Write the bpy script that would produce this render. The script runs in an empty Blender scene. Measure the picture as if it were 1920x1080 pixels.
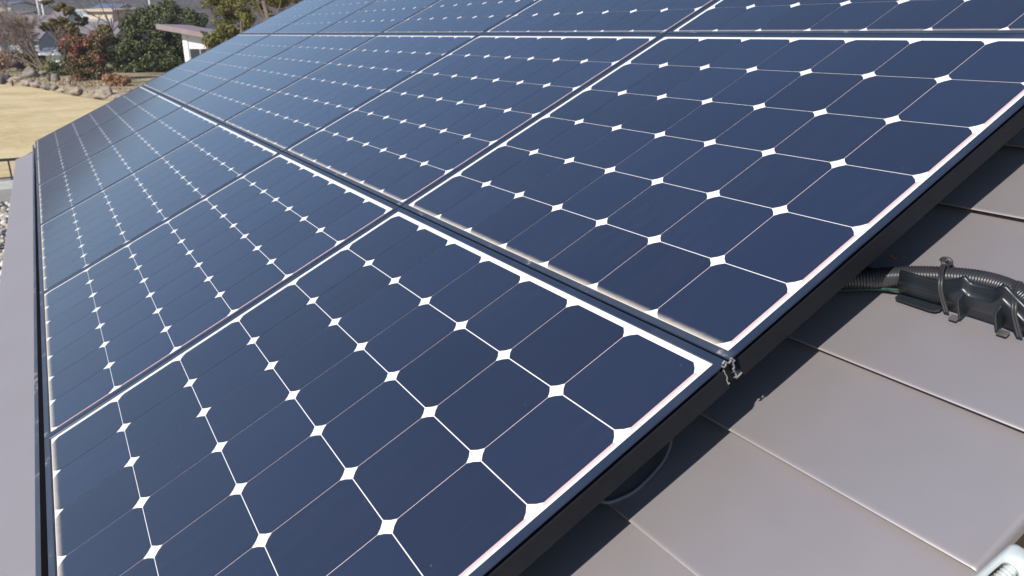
import bpy, bmesh, math, random
import numpy as np
from mathutils import Vector, Matrix, noise as mnoise
scene = bpy.context.scene
random.seed(7); RNG = np.random.default_rng(11)
S = 0.1265                      # metres per solar-cell pitch
PITCH = math.radians(26.0096)   # roof pitch
GZ = -2.81                      # lawn level (roof frame origin is the near eave corner of the array)

# ------------------------------------------------------------------ camera
CAM = Vector((0.55658, 0.09135, 0.69146))
CM = Matrix(((0.51794951, -0.27432547, 0.81023073), (0.85541119, 0.16610344, -0.49059285), (0.0, 0.9471828, 0.32069428)))
cd = bpy.data.cameras.new('camera'); cam = bpy.data.objects.new('camera', cd); scene.collection.objects.link(cam)
cam.matrix_world = Matrix.Translation(CAM) @ CM.to_4x4()
cd.sensor_width = 36.0; cd.lens = 26.41; cd.clip_start = 0.02; cd.clip_end = 3000
cd.dof.use_dof = True; cd.dof.focus_distance = 1.0; cd.dof.aperture_fstop = 15.0
scene.camera = cam
# ------------------------------------------------------------------ world, sun, exposure
SUN = Vector((0.2831, -0.7618, 0.5829)).normalized()
w = bpy.data.worlds.new("World"); scene.world = w; w.use_nodes = True
nt = w.node_tree; nt.nodes.clear()
sky = nt.nodes.new('ShaderNodeTexSky'); sky.sky_type = 'NISHITA'; sky.sun_disc = False
sky.sun_elevation = math.asin(SUN.z); sky.sun_rotation = math.atan2(SUN.x, SUN.y)
sky.altitude = 900; sky.dust_density = 0.3; sky.air_density = 1.0; sky.ozone_density = 2.0
bg = nt.nodes.new('ShaderNodeBackground'); bg.inputs['Strength'].default_value = 0.098
wo = nt.nodes.new('ShaderNodeOutputWorld'); nt.links.new(sky.outputs[0], bg.inputs[0]); nt.links.new(bg.outputs[0], wo.inputs[0])
sl = bpy.data.lights.new('sun', 'SUN'); sl.energy = 5.0; sl.angle = math.radians(0.53); sl.color = (1.0, 0.94, 0.86)
so = bpy.data.objects.new('sun', sl); scene.collection.objects.link(so)
so.rotation_euler = SUN.to_track_quat('Z', 'Y').to_euler()
vs = scene.view_settings; vs.view_transform = 'Standard'; vs.look = 'None'; vs.gamma = 1.0; vs.exposure = 0.52
vs.use_curve_mapping = False
scene.cycles.max_bounces = 6; scene.cycles.diffuse_bounces = 3; scene.cycles.glossy_bounces = 3

# ------------------------------------------------------------------ helpers
COL = scene.collection
def tag(o, label=None, cat=None, group=None, kind=None):
    if label: o['label'] = label
    if cat: o['category'] = cat
    if group: o['group'] = group
    if kind: o['kind'] = kind
    return o
def empty(name, loc=(0, 0, 0), rot=(0, 0, 0), label=None, cat=None, group=None):
    o = bpy.data.objects.new(name, None); COL.objects.link(o); o.empty_display_size = 0.05
    o.location = loc; o.rotation_euler = rot
    return tag(o, label, cat, group)
def obj(name, verts, faces, mat, parent=None, smooth=False, loc=None, rot=None):
    me = bpy.data.meshes.new(name); me.from_pydata([tuple(v) for v in verts], [], [tuple(f) for f in faces])
    me.validate(); me.update()
    if smooth: me.polygons.foreach_set('use_smooth', [True] * len(me.polygons))
    me.materials.append(mat)
    o = bpy.data.objects.new(name, me); COL.objects.link(o)
    if parent: o.parent = parent
    if loc is not None: o.location = loc
    if rot is not None: o.rotation_euler = rot
    return o
def RL(u, v, h):                # roof frame (cells) -> roof-local metres
    return Vector((-u * S, v * S, h * S))
RM = Matrix.Rotation(PITCH, 3, 'X')
RROT = (PITCH, 0, 0)
def RW(u, v, h): return RM @ RL(u, v, h)
class MB:
    def __init__(s): s.v = []; s.f = []
    def add(s, vs_, fs):
        n = len(s.v); s.v += [tuple(v) for v in vs_]; s.f += [tuple(i + n for i in f) for f in fs]; return s
    def box(s, a, b, M=None):
        x0, y0, z0 = a; x1, y1, z1 = b
        vs_ = [Vector(p) for p in ((x0,y0,z0),(x1,y0,z0),(x1,y1,z0),(x0,y1,z0),(x0,y0,z1),(x1,y0,z1),(x1,y1,z1),(x0,y1,z1))]
        if M is not None: vs_ = [M @ p for p in vs_]
        return s.add(vs_, [(0,3,2,1),(4,5,6,7),(0,1,5,4),(1,2,6,5),(2,3,7,6),(3,0,4,7)])
    def tube(s, pts, radii, n=8, caps=True, closed=False):
        pts = [Vector(p) for p in pts]; m = len(pts)
        if not hasattr(radii, '__len__'): radii = [radii] * m
        up = None; rings = []
        for i, p in enumerate(pts):
            if closed: t = pts[(i + 1) % m] - pts[i - 1]
            else: t = pts[min(i + 1, m - 1)] - pts[max(i - 1, 0)]
            t.normalize()
            if up is None:
                up = Vector((0, 0, 1)) if abs(t.z) < 0.9 else Vector((1, 0, 0))
            a = t.cross(up)
            if a.length < 1e-6: a = t.orthogonal()
            a.normalize(); b = a.cross(t); up = b
            rings.append([p + (a * math.cos(k * 2 * math.pi / n) + b * math.sin(k * 2 * math.pi / n)) * radii[i] for k in range(n)])
        vs_ = [q for r in rings for q in r]; fs = []
        for i in range(m if closed else m - 1):
            j = (i + 1) % m
            for k in range(n): fs.append((i*n+k, i*n+(k+1)%n, j*n+(k+1)%n, j*n+k))
        if caps and not closed:
            fs.append(tuple(range(n - 1, -1, -1))); fs.append(tuple((m-1)*n + k for k in range(n)))
        return s.add(vs_, fs)
    def loft(s, loops, closed=False, cap=False):
        n = len(loops[0]); vs_ = [p for l in loops for p in l]; fs = []
        for i in range(len(loops) - 1):
            for k in range(n if closed else n - 1):
                fs.append((i*n+k, i*n+(k+1)%n, (i+1)*n+(k+1)%n, (i+1)*n+k))
        if cap: fs.append(tuple(range(n-1, -1, -1))); fs.append(tuple((len(loops)-1)*n+k for k in range(n)))
        return s.add(vs_, fs)
    def build(s, name, mat, parent=None, smooth=False, loc=None, rot=None):
        return obj(name, s.v, s.f, mat, parent, smooth, loc, rot)
def bevel(o, width, seg=2, angle=40):
    m = o.modifiers.new('bevel', 'BEVEL'); m.width = width; m.segments = seg; m.limit_method = 'ANGLE'; m.angle_limit = math.radians(angle)
    return o
def recalc(o):
    bm = bmesh.new(); bm.from_mesh(o.data); bmesh.ops.recalc_face_normals(bm, faces=bm.faces); bm.to_mesh(o.data); bm.free(); return o
def arc(c, r, a0, a1, n): return [(c[0] + r*math.cos(a0+(a1-a0)*i/n), c[1] + r*math.sin(a0+(a1-a0)*i/n)) for i in range(n+1)]

# ------------------------------------------------------------------ materials
class NT:
    def __init__(s, name):
        s.m = bpy.data.materials.new(name); s.m.use_nodes = True; s.t = s.m.node_tree; s.b = s.t.nodes['Principled BSDF']
    def n(s, typ, **kw):
        d = s.t.nodes.new(typ)
        for k, v in kw.items():
            if k.startswith('i_'): d.inputs[int(k[2:]) if k[2:].isdigit() else k[2:].replace('_', ' ')].default_value = v
            else: setattr(d, k, v)
        return d
    def l(s, a, b): s.t.links.new(a, b)
    def coord(s, out='Object', scale=None):
        c = s.n('ShaderNodeTexCoord')
        if scale is None: return c.outputs[out]
        m = s.n('ShaderNodeMapping'); m.inputs['Scale'].default_value = scale; s.l(c.outputs[out], m.inputs[0]); return m.outputs[0]
    def noise(s, vec, scale, detail=4, rough=0.55):
        d = s.n('ShaderNodeTexNoise'); d.inputs['Scale'].default_value = scale; d.inputs['Detail'].default_value = detail
        d.inputs['Roughness'].default_value = rough; s.l(vec, d.inputs['Vector']); return d.outputs['Fac']
    def ramp(s, fac, stops):
        r = s.n('ShaderNodeValToRGB'); e = r.color_ramp.elements
        while len(e) < len(stops): e.new(0.5)
        for x, (p, c) in zip(e, stops): x.position = p; x.color = (*c, 1) if len(c) == 3 else c
        s.l(fac, r.inputs[0]); return r.outputs[0]
    def mix(s, fac, a, b, mode='MIX'):
        d = s.n('ShaderNodeMix', data_type='RGBA', blend_type=mode)
        for sock, val in ((d.inputs[0], fac), (d.inputs[6], a), (d.inputs[7], b)):
            if hasattr(val, 'is_output'): s.l(val, sock)
            elif hasattr(val, '__len__'): sock.default_value = (*val, 1) if len(val) == 3 else val
            else: sock.default_value = val
        return d.outputs[2]
    def math(s, op, a, b=None, clamp=False):
        d = s.n('ShaderNodeMath', operation=op, use_clamp=clamp)
        for i, val in enumerate((a, b)):
            if val is None: continue
            if hasattr(val, 'is_output'): s.l(val, d.inputs[i])
            else: d.inputs[i].default_value = val
        return d.outputs[0]
    def maprange(s, x, a, b, c=0.0, d_=1.0, smooth=True):
        d = s.n('ShaderNodeMapRange'); d.interpolation_type = 'SMOOTHSTEP' if smooth else 'LINEAR'
        for i, val in zip((1, 2, 3, 4), (a, b, c, d_)): d.inputs[i].default_value = val
        s.l(x, d.inputs[0]); return d.outputs[0]
    def bump(s, h, strength, dist=0.01):
        d = s.n('ShaderNodeBump'); d.inputs['Strength'].default_value = strength; d.inputs['Distance'].default_value = dist
        s.l(h, d.inputs['Height']); s.l(d.outputs[0], s.b.inputs['Normal']); return d
    def set(s, **kw):
        for k, v in kw.items():
            k = k.replace('_', ' ')
            if hasattr(v, 'is_output'): s.l(v, s.b.inputs[k])
            else: s.b.inputs[k].default_value = (*v, 1) if (hasattr(v, '__len__') and len(v) == 3) else v
        return s
def simple(name, c, rough=0.6, metal=0.0, var=0.25, scale=6.0, bump=0.0, coord='Object'):
    t = NT(name); v = t.coord(coord); f = t.noise(v, scale, 5)
    c0 = tuple(x * (1 - var) for x in c); c1 = tuple(min(1, x * (1 + var)) for x in c)
    t.set(Base_Color=t.ramp(f, [(0.3, c0), (0.7, c1)]), Roughness=rough, Metallic=metal)
    if bump: t.bump(f, bump, 0.02)
    return t.m
DUST = (0.56, 0.50, 0.42)
def edge_dust(t, v):            # grime band that collects along the lower edge of each panel
    sep = t.n('ShaderNodeSeparateXYZ'); t.l(v, sep.inputs[0])
    n1 = t.noise(v, 70, 5, 0.7)
    y = t.math('ADD', sep.outputs['Y'], t.math('MULTIPLY', t.math('SUBTRACT', n1, 0.5), 0.004))
    return sep, t.maprange(y, 0.0105, -0.0015)
def m_glass(name, base, cell):
    t = NT(name); v = t.coord()
    sep, band = edge_dust(t, v)
    big = t.noise(v, 3.0, 4, 0.6)
    oi = t.n('ShaderNodeObjectInfo')
    if cell:
        cellid = t.n('ShaderNodeNewGeometry').outputs['Random Per Island']
        var = t.math('ADD', t.math('MULTIPLY', cellid, 0.36), 0.82)
        var = t.math('MULTIPLY', var, t.math('ADD', t.math('MULTIPLY', oi.outputs['Random'], 0.24), 0.88))
        hsv = t.n('ShaderNodeHueSaturation'); hsv.inputs['Color'].default_value = (*base, 1); t.l(var, hsv.inputs['Value'])
        col = hsv.outputs[0]
    else:
        col = t.mix(big, base, tuple(x * 0.94 for x in base))
    # thin overall film of dust with faint runs down the slope, plus specks
    streak = t.noise(t.coord(scale=(90, 5, 1)), 1.0, 5, 0.6)
    film = t.math('MULTIPLY', t.maprange(streak, 0.35, 0.8), t.maprange(big, 0.3, 0.75))
    vo = t.n('ShaderNodeTexVoronoi'); vo.inputs['Scale'].default_value = 38; t.l(v, vo.inputs['Vector'])
    sp = t.maprange(vo.outputs['Distance'], 0.055, 0.02)
    sp = t.math('MULTIPLY', sp, t.maprange(t.noise(v, 9, 2), 0.52, 0.62))
    col = t.mix(t.math('MULTIPLY', film, 0.016), col, DUST)
    col = t.mix(t.math('MULTIPLY', sp, 0.30), col, (0.5, 0.48, 0.44))
    col = t.mix(t.math('MULTIPLY', band, 0.78), col, DUST)
    if not cell:                # pinkish copper ribbon along the near end of the cells
        u = t.math('MULTIPLY', sep.outputs['X'], -1.0 / S); fv = t.math('FRACT', t.math('DIVIDE', sep.outputs['Y'], S))
        k = t.math('MULTIPLY', t.math('GREATER_THAN', u, -0.027), t.math('LESS_THAN', u, 0.006))
        k = t.math('MULTIPLY', k, t.math('MULTIPLY', t.math('GREATER_THAN', fv, 0.09), t.math('LESS_THAN', fv, 0.91)))
        fu = t.math('FRACT', u); ln = t.math('GREATER_THAN', t.math('ABSOLUTE', t.math('SUBTRACT', fu, 0.5)), 0.492)
        ln = t.math('MULTIPLY', ln, t.math('MULTIPLY', t.math('GREATER_THAN', fv, 0.09), t.math('LESS_THAN', fv, 0.91)))
        ln = t.math('MULTIPLY', ln, t.math('MULTIPLY', t.math('GREATER_THAN', u, 0.5), t.math('LESS_THAN', u, 6.5)))
        col = t.mix(ln, col, (0.80, 0.66, 0.67)); col = t.mix(k, col, (0.58, 0.40, 0.405))
    t.set(Base_Color=col, Roughness=0.45, Coat_Weight=t.math('SUBTRACT', 1.0, t.math('MULTIPLY', band, 0.9)),
          Coat_Roughness=t.math('ADD', 0.10, t.math('MULTIPLY', film, 0.06)), Coat_IOR=1.66)
    t.b.inputs['Specular IOR Level'].default_value = 0.4 if cell else 0.3
    return t.m
M_CELL = m_glass('cell under glass', (0.0088, 0.0145, 0.038), True)
M_SHEET = m_glass('white backsheet', (0.82, 0.80, 0.81), False)
def m_frame():
    t = NT('black anodised frame'); v = t.coord(); sep, _ = edge_dust(t, v)
    n1 = t.noise(v, 55, 6, 0.75); n2 = t.noise(v, 9, 3, 0.6)
    low = t.maprange(sep.outputs['Y'], 0.004, -0.004)           # lower rail of each panel is dirty
    spots = t.math('MULTIPLY', t.maprange(n1, 0.53, 0.63), t.maprange(n2, 0.50, 0.62))
    tc = t.n('ShaderNodeTexCoord'); sn = t.n('ShaderNodeSeparateXYZ'); t.l(tc.outputs['Normal'], sn.inputs[0])
    low = t.math('MULTIPLY', low, t.maprange(sn.outputs['Z'], 0.6, 0.9))
    d = t.math('MULTIPLY', low, t.math('ADD', 0.05, t.math('MULTIPLY', spots, 0.6)))
    d = t.math('ADD', d, t.math('MULTIPLY', t.maprange(n2, 0.4, 0.8), 0.04), clamp=True)
    t.set(Base_Color=t.mix(d, (0.026, 0.040, 0.075), (0.50, 0.49, 0.46)), Roughness=t.math('ADD', 0.30, t.math('MULTIPLY', d, 0.5)),
          Metallic=t.math('MULTIPLY', t.math('SUBTRACT', 1.0, d), 0.35))
    return t.m
M_FRAME = m_frame()
M_COVER = simple('matt black side cover', (0.009, 0.010, 0.013), 0.5, 0.0, 0.2, 20)
M_COVER.node_tree.nodes['Principled BSDF'].inputs['Specular IOR Level'].default_value = 0.15
M_RAIL = simple('dark rail', (0.03, 0.032, 0.036), 0.5, 0.3)
M_ALU = simple('bare cut aluminium', (0.62, 0.60, 0.56), 0.4, 0.8, 0.2, 60)
def m_roof():
    t = NT('mauve grey coated steel'); v = t.coord()
    n1 = t.noise(v, 2.2, 5, 0.6); n2 = t.noise(v, 30, 4, 0.6); n3 = t.noise(v, 420, 2, 0.5)
    c = t.ramp(n1, [(0.3, (0.394, 0.360, 0.370)), (0.5, (0.400, 0.368, 0.381)), (0.72, (0.408, 0.380, 0.396))])
    vo = t.n('ShaderNodeTexVoronoi'); vo.inputs['Scale'].default_value = 22; t.l(v, vo.inputs['Vector'])
    sp = t.math('MULTIPLY', t.maprange(vo.outputs['Distance'], 0.13, 0.03), t.maprange(t.noise(v, 7, 2), 0.55, 0.66))
    c = t.mix(t.math('MULTIPLY', sp, 0.14), c, (0.5, 0.48, 0.47))
    sc = t.maprange(t.noise(t.coord(scale=(14, 60, 10)), 1.0, 4, 0.6), 0.56, 0.72)
    c = t.mix(t.math('MULTIPLY', sc, 0.045), c, (0.33, 0.29, 0.27))
    # dirt that settles on the folded lower hem of every course (local y = 0 at the hem)
    sep = t.n('ShaderNodeSeparateXYZ'); t.l(v, sep.inputs[0])
    hem = t.math('MULTIPLY', t.maprange(sep.outputs['Y'], 0.006, 0.0005), t.maprange(t.noise(v, 34, 5, 0.7), 0.42, 0.66))
    c = t.mix(t.math('MULTIPLY', hem, 0.32), c, (0.46, 0.41, 0.34))
    t.set(Base_Color=c, Metallic=0.75, Roughness=t.math('ADD', 0.55, t.math('MULTIPLY', n2, 0.05)))
    t.bump(n3, 0.05, 0.0004)
    return t.m
M_ROOF = m_roof()
M_FLASH = simple('dark brown flashing', (0.035, 0.022, 0.020), 0.5)
M_WALL = simple('cream house wall', (0.45, 0.42, 0.37), 0.8)
M_CONDUIT = simple('grey steel conduit', (0.036, 0.036, 0.040), 0.34, 0.3, 0.2, 30)
M_BRACKET = simple('dark slate painted steel', (0.012, 0.016, 0.021), 0.36, 0.0, 0.18, 25)
M_BRDUST = simple('worn bracket foot', (0.055, 0.052, 0.05), 0.6, 0.0, 0.6, 60)
M_TIE = simple('grey wire tie', (0.034, 0.035, 0.038), 0.45, 0.1)
M_GREEN = simple('green earth wire', (0.005, 0.035, 0.024), 0.5)
M_CABLE = simple('grey cable', (0.11, 0.125, 0.145), 0.6)
M_LEAFDRY = simple('dry leaf', (0.30, 0.17, 0.05), 0.7)
M_GALV = simple('pale galvanised steel', (0.47, 0.51, 0.51), 0.42, 0.25, 0.12, 25)

# ------------------------------------------------------------------ the house and its roof
EAVE, D0, CW = -2.0, -0.955, 1.3475       # eave line, hem height, course width
UN, UF = -2.30, 50.0
house = empty('house', (0, 0, 0), (0, 0, 0), 'house with a mauve grey metal roof laid in horizontal courses under the solar panels', 'house')
prof = [(CW + 0.12, -1.045), (0.9, -1.016), (0.45, -0.986), (0.06, D0 - 0.002), (0.03, D0), (0.012, D0 - 0.001), (0.004, D0 - 0.004), (0.0, D0 - 0.009), (0.003, D0 - 0.014), (0.012, D0 - 0.017), (0.12, D0 - 0.022)]
stations = [(UF, 0), (30, 0), (14, 0), (6, 0), (2, 0), (0, 0), (-1.2, 0), (UN + 0.03, 0), (UN, -0.006), (UN - 0.018, -0.025), (UN - 0.024, -0.06), (UN - 0.024, -0.13)]
mb = MB(); mb.loft([[RL(u, a, b + (dh if b > -1.2 else 0)) for a, b in prof] for u, dh in stations])
course0 = None
for k in range(24):
    v0 = EAVE + k * CW
    if course0 is None:
        course0 = mb.build('roof_course', M_ROOF, house, smooth=True, loc=RW(0, v0, 0), rot=RROT); recalc(course0)
        c = course0
    else:
        c = course0.copy(); COL.objects.link(c); c.parent = house; c.location = RW(0, v0, 0)
# deck below the courses, closing the roof body
dk = MB(); VR = EAVE + 24 * CW + 0.1
dk.box(RL(UF - 0.1, EAVE + 0.06, -1.35), RL(UN - 0.006, VR, -1.07))
dk.build('roof_deck', M_FLASH, house, loc=(0, 0, 0), rot=RROT)
fl = MB(); fl.box(RL(UN + 0.03, EAVE + 0.02, -2.6), RL(UN - 0.018, VR, -1.10)); fl.build('verge_board', M_FLASH, house, rot=RROT)
fl = MB(); fl.box(RL(UF - 0.05, EAVE + 0.02, -2.2), RL(UF + 0.05, VR, -1.00)); fl.build('verge_board', M_FLASH, house, rot=RROT)
gx0, gx1 = -UF * S, -UN * S
wl = MB(); wy0 = RW(0, 1.5, -1.4).y; wtop = RW(0, 1.5, -1.4).z - 0.02; ridge = RW(0, VR, -1.4)
x0, x1 = gx0 + 0.3, gx1 - 0.25
wl.add([(x0, wy0, GZ), (x1, wy0, GZ), (x1, wy0, wtop), (x0, wy0, wtop), (x0, 2*ridge.y - wy0, GZ), (x1, 2*ridge.y - wy0, GZ), (x1, 2*ridge.y - wy0, wtop), (x0, 2*ridge.y - wy0, wtop), (x0, ridge.y, ridge.z - 0.05), (x1, ridge.y, ridge.z - 0.05)],
       [(0,1,2,3),(5,4,7,6),(1,5,6,9,2),(4,0,3,8,7)])
wl.build('wall', M_WALL, house)
rr = MB(); top = RW(0, VR, -0.98); rb = MB()
rr.box((gx0, 0, -0.04), (gx1, VR * S + 0.3, 0)); 
rr.build('rear_roof', M_ROOF, house, loc=(0, top.y + 0.01, top.z), rot=(-PITCH, 0, 0))
rc = MB(); rc.tube([(gx0, top.y, top.z + 0.0), (gx1, top.y, top.z + 0.0)], 0.05, 10); rc.build('ridge_cap', M_FLASH, house)

# ------------------------------------------------------------------ solar panels
PU, PV = 7.341314, 6.27404
UO0, UO1, VO0, VO1 = -0.155, 7.155, -0.095, 6.155        # outer edges of one panel (cells)
UI0, UI1, VI0, VI1 = -0.072, 7.078, -0.012, 6.066       # inner edges of the frame
LIP = 0.016
def ring_loop(u0, u1, v0, v1, h): return [RL(u0, v0, h), RL(u1, v0, h), RL(u1, v1, h), RL(u0, v1, h)]
fr = MB()
secs = [(0.05, -0.30), (0.05, -0.012), (0.0, -0.010), (0.0, LIP - 0.008), (0.006, LIP), ('i', LIP), ('j', LIP - 0.006), ('j', -0.03)]
loops = []
for a, h in secs:
    if a == 'i': loops.append(ring_loop(UI0 - 0.006, UI1 + 0.006, VI0 - 0.006, VI1 + 0.006, h))
    elif a == 'j': loops.append(ring_loop(UI0, UI1, VI0, VI1, h))
    else: loops.append(ring_loop(UO0 + a, UO1 - a, VO0 + a, VO1 - a, h))
fr.loft(loops, closed=True)
cl = MB(); ch = 0.104; gu_, gv_ = 0.0046, 0.0056
for i in range(7):
    for j in range(6):
        a0, a1, b0, b1 = i + gu_, i + 1 - gu_, j + gv_, j + 1 - gv_
        pts = [(a0+ch, b0), (a1-ch, b0)] + [(a1-ch*0.40, b0+ch*0.48)] + [(a1, b0+ch), (a1, b1-ch)] + [(a1-ch*0.40, b1-ch*0.48)] + [(a1-ch, b1), (a0+ch, b1)] + [(a0+ch*0.40, b1-ch*0.48)] + [(a0, b1-ch), (a0, b0+ch)] + [(a0+ch*0.40, b0+ch*0.48)]
        cl.add([RL(u, v, 0.0) for u, v in pts], [tuple(range(len(pts)-1, -1, -1))])
bs = MB(); bs.add([RL(UI0-0.02, VI0-0.02, -0.005), RL(UI1+0.02, VI0-0.02, -0.005), RL(UI1+0.02, VI1+0.02, -0.005), RL(UI0-0.02, VI1+0.02, -0.005)], [(3, 2, 1, 0)])
M_BLOCKER = simple('black bounce blocker', (0.008, 0.008, 0.009), 0.7)  # for the added block that soaks up light bounced under the panels
M_BLOCKER.node_tree.nodes['Principled BSDF'].inputs['Specular IOR Level'].default_value = 0.1
blk_ = MB(); blk_.box(RL(UO0+0.055, VO0+0.055, -0.27), RL(UO1-0.055, VO1-0.055, -0.05))  # added unseen black block, keeps bounced light off the shadowed roof
p0 = None
ROWN = ['eave row', 'middle row', 'top row']
COLN = ['nearest the bare roof courses', 'second from the near end', 'third from the near end', 'fourth from the near end', 'fifth from the near end', 'at the far end by the lawn']
for r in range(3):
    for n in range(6):
        e = empty('solar_panel', RW(n * PU, r * PV, 0), RROT, None, None, 'solar panels of the roof array')
        tag(e, 'dark blue solar panel of the %s, %s' % (ROWN[r], COLN[n]), 'solar panel')
        if p0 is None:
            f_ = fr.build('frame', M_FRAME, e); recalc(f_)
            c_ = cl.build('solar_cells', M_CELL, e); s_ = bs.build('backsheet', M_SHEET, e); r_ = blk_.build('bounce_blocker', M_BLOCKER, e)
            p0 = (f_, c_, s_, r_)
        else:
            for q in p0:
                d = q.copy(); COL.objects.link(d); d.parent = e
# side covers along the near edge of the array, one per row
for r in range(3):
    v0 = r * PV + (-0.12 if r == 0 else 0.0); v1 = r * PV + 6.085
    m = MB(); a = [(-0.168, -0.054), (-0.164, -0.050), (-0.150, -0.050), (-0.150, -0.250), (-0.120, -0.258), (-0.168, -0.262)]
    m.loft([[RL(u, v0, h) - RL(0, v0, 0) for u, h in a], [RL(u, v1, h) - RL(0, v0, 0) for u, h in a]], closed=True, cap=True)
    o = m.build('side_cover', M_COVER, None, loc=RW(0, v0, 0), rot=RROT); recalc(o)
    tag(o, 'matt black side cover strip along the near edge of the %s of panels' % ROWN[r], 'cover strip', 'side covers of the array')
# eave cover
m = MB(); a = [(-0.255, -0.105), (-0.318, -0.110), (-0.330, -0.118), (-0.330, -0.84), (-0.315, -0.84), (-0.315, -0.14), (-0.255, -0.135)]
m.loft([[RL(u, v, h) for v, h in a] for u in (-0.14, 44.0)], closed=True, cap=True)
o = m.build('eave_cover', M_FRAME, None, loc=(0, 0, 0), rot=RROT); recalc(o)
tag(o, 'long slim black trim along the eave side of the lowest panel row', 'trim')
# mounting rails under the row joints, sawn ends bare
def strip_profile(mb_, pl, u0, u1, t=0.0075):
    for (a, b) in zip(pl[:-1], pl[1:]):
        d = Vector((b[0]-a[0], b[1]-a[1])); L = d.length
        if L < 1e-5: continue
        d /= L; nn = Vector((-d.y, d.x)) * t
        A = Vector(a) - d * t * 0.5; B = Vector(b) + d * t * 0.5
        q = [A + nn, B + nn, B - nn, A - nn]
        mb_.loft([[RL(u0, p.x, p.y) for p in q], [RL(u1, p.x, p.y) for p in q]], closed=True, cap=True)
P_A = [(6.094, 0.030), (6.122, 0.040), (6.126, 0.030), (6.161, -0.015), (6.192, -0.008), (6.189, 0.020)]
P_B = [(6.081, 0.012), (6.088, -0.009), (6.112, -0.013), (6.129, 0.006)]
P_C = [(6.083, -0.039), (6.084, -0.088), (6.091, -0.1), (6.093, -0.146), (6.08, -0.151), (6.083, -0.21), (6.099, -0.209)]
P_D = [(6.205, 0.012), (6.21, -0.006), (6.229, -0.038), (6.202, -0.032), (6.201, -0.103), (6.183, -0.107), (6.19, -0.155), (6.167, -0.135), (6.19, -0.155), (6.197, -0.216), (6.171, -0.200), (6.194, -0.224), (6.262, -0.216)]
for r in (1, 2):
    dv = (r - 1) * PV
    e = empty('mounting_rail', RW(0, r * PV - 0.09, -0.25), RROT)
    tag(e, ['mounting rail with a bare sawn end at the joint between eave row and middle row', 'mounting rail at the joint between middle row and top row'][r-1], 'rail', 'mounting rails under the panel joints')
    o0 = RL(0, r * PV - 0.09, -0.25)
    m = MB(); m.box(RL(0.9, 6.06 + dv, -0.93) - o0, RL(44.0, 6.32 + dv, -0.31) - o0); m.build('rail_body', M_RAIL, e)
    m = MB(); m.box(RL(-0.13, 6.098 + dv, -0.245) - o0, RL(0.89, 6.180 + dv, -0.03) - o0); m.build('light_stop_filler', M_COVER, e)  # added dark filler, stops sunlight slipping through behind the sawn end
    m = MB()
    for pl in (P_A, P_B, P_C, P_D): strip_profile(m, [(a + dv, b) for a, b in pl], -0.172, -0.158, 0.0042)
    m.v = [tuple(Vector(p) - o0) for p in m.v]; recalc(m.build('sawn_end', M_ALU, e))
for v0 in (0.45,):
    e = MB(); e.box(RL(0.6, v0 - 0.1, -0.93), RL(43.8, v0 + 0.1, -0.31)); o = e.build('mounting_rail', M_RAIL, None, rot=RROT)
    tag(o, 'hidden dark mounting rail under the eave edge of the panels', 'rail', 'mounting rails under the panel joints')

# ------------------------------------------------------------------ conduit, bracket, ties, wires, leaf
def catmull(pts, n=10):
    P = [Vector(p) for p in pts]; P = [2*P[0]-P[1]] + P + [2*P[-1]-P[-2]]; out = []
    for i in range(1, len(P) - 2):
        for k in range(n):
            t = k / n; a, b, c, d = P[i-1], P[i], P[i+1], P[i+2]
            out.append(0.5 * ((2*b) + (c-a)*t + (2*a-5*b+4*c-d)*t*t + (3*b-a-3*c+d)*t**3))
    out.append(P[-2]); return out
def rootmesh(mb_, name, mat, origin, label, cat, smooth=True, parent=None):
    o0 = RL(*origin); mb_.v = [tuple(Vector(p) - o0) for p in mb_.v]
    if parent: o = mb_.build(name, mat, parent, smooth)
    else: o = mb_.build(name, mat, None, smooth, RW(*origin), RROT); tag(o, label, cat)
    recalc(o); return o
cpts = [(1.6, 7.6, -0.80), (0.9, 8.02, -0.80), (0.29, 8.40, -0.82), (0.068, 8.56, -0.835), (-0.153, 8.69, -0.835), (-0.465, 8.80, -0.825), (-0.742, 8.85, -0.81), (-0.98, 8.845, -0.805), (-1.224, 8.765, -0.80), (-1.50, 8.62, -0.80), (-1.9, 8.35, -0.81), (-2.25, 8.0, -0.82)]
path = catmull([RL(*p) for p in cpts], 26)
# resample evenly so the corrugation pitch stays constant
acc = [0.0]
for a, b in zip(path[:-1], path[1:]): acc.append(acc[-1] + (b - a).length)
pitch = 0.0036; N = int(acc[-1] / (pitch / 4)); res = []; j = 0
for i in range(N):
    t = i * pitch / 4
    while acc[j+1] < t: j += 1
    f = (t - acc[j]) / (acc[j+1] - acc[j]); res.append(path[j].lerp(path[j+1], f))
rad = [0.105 * S * (1.0 + (0.055, 0.02, -0.055, 0.02)[i % 4]) for i in range(N)]
m = MB(); m.tube(res, rad, 20)
cond = rootmesh(m, 'flexible_conduit', M_CONDUIT, (0, 8.5, -0.95), 'grey corrugated flexible conduit running out from under the panels onto the bare roof', 'conduit')
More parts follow.
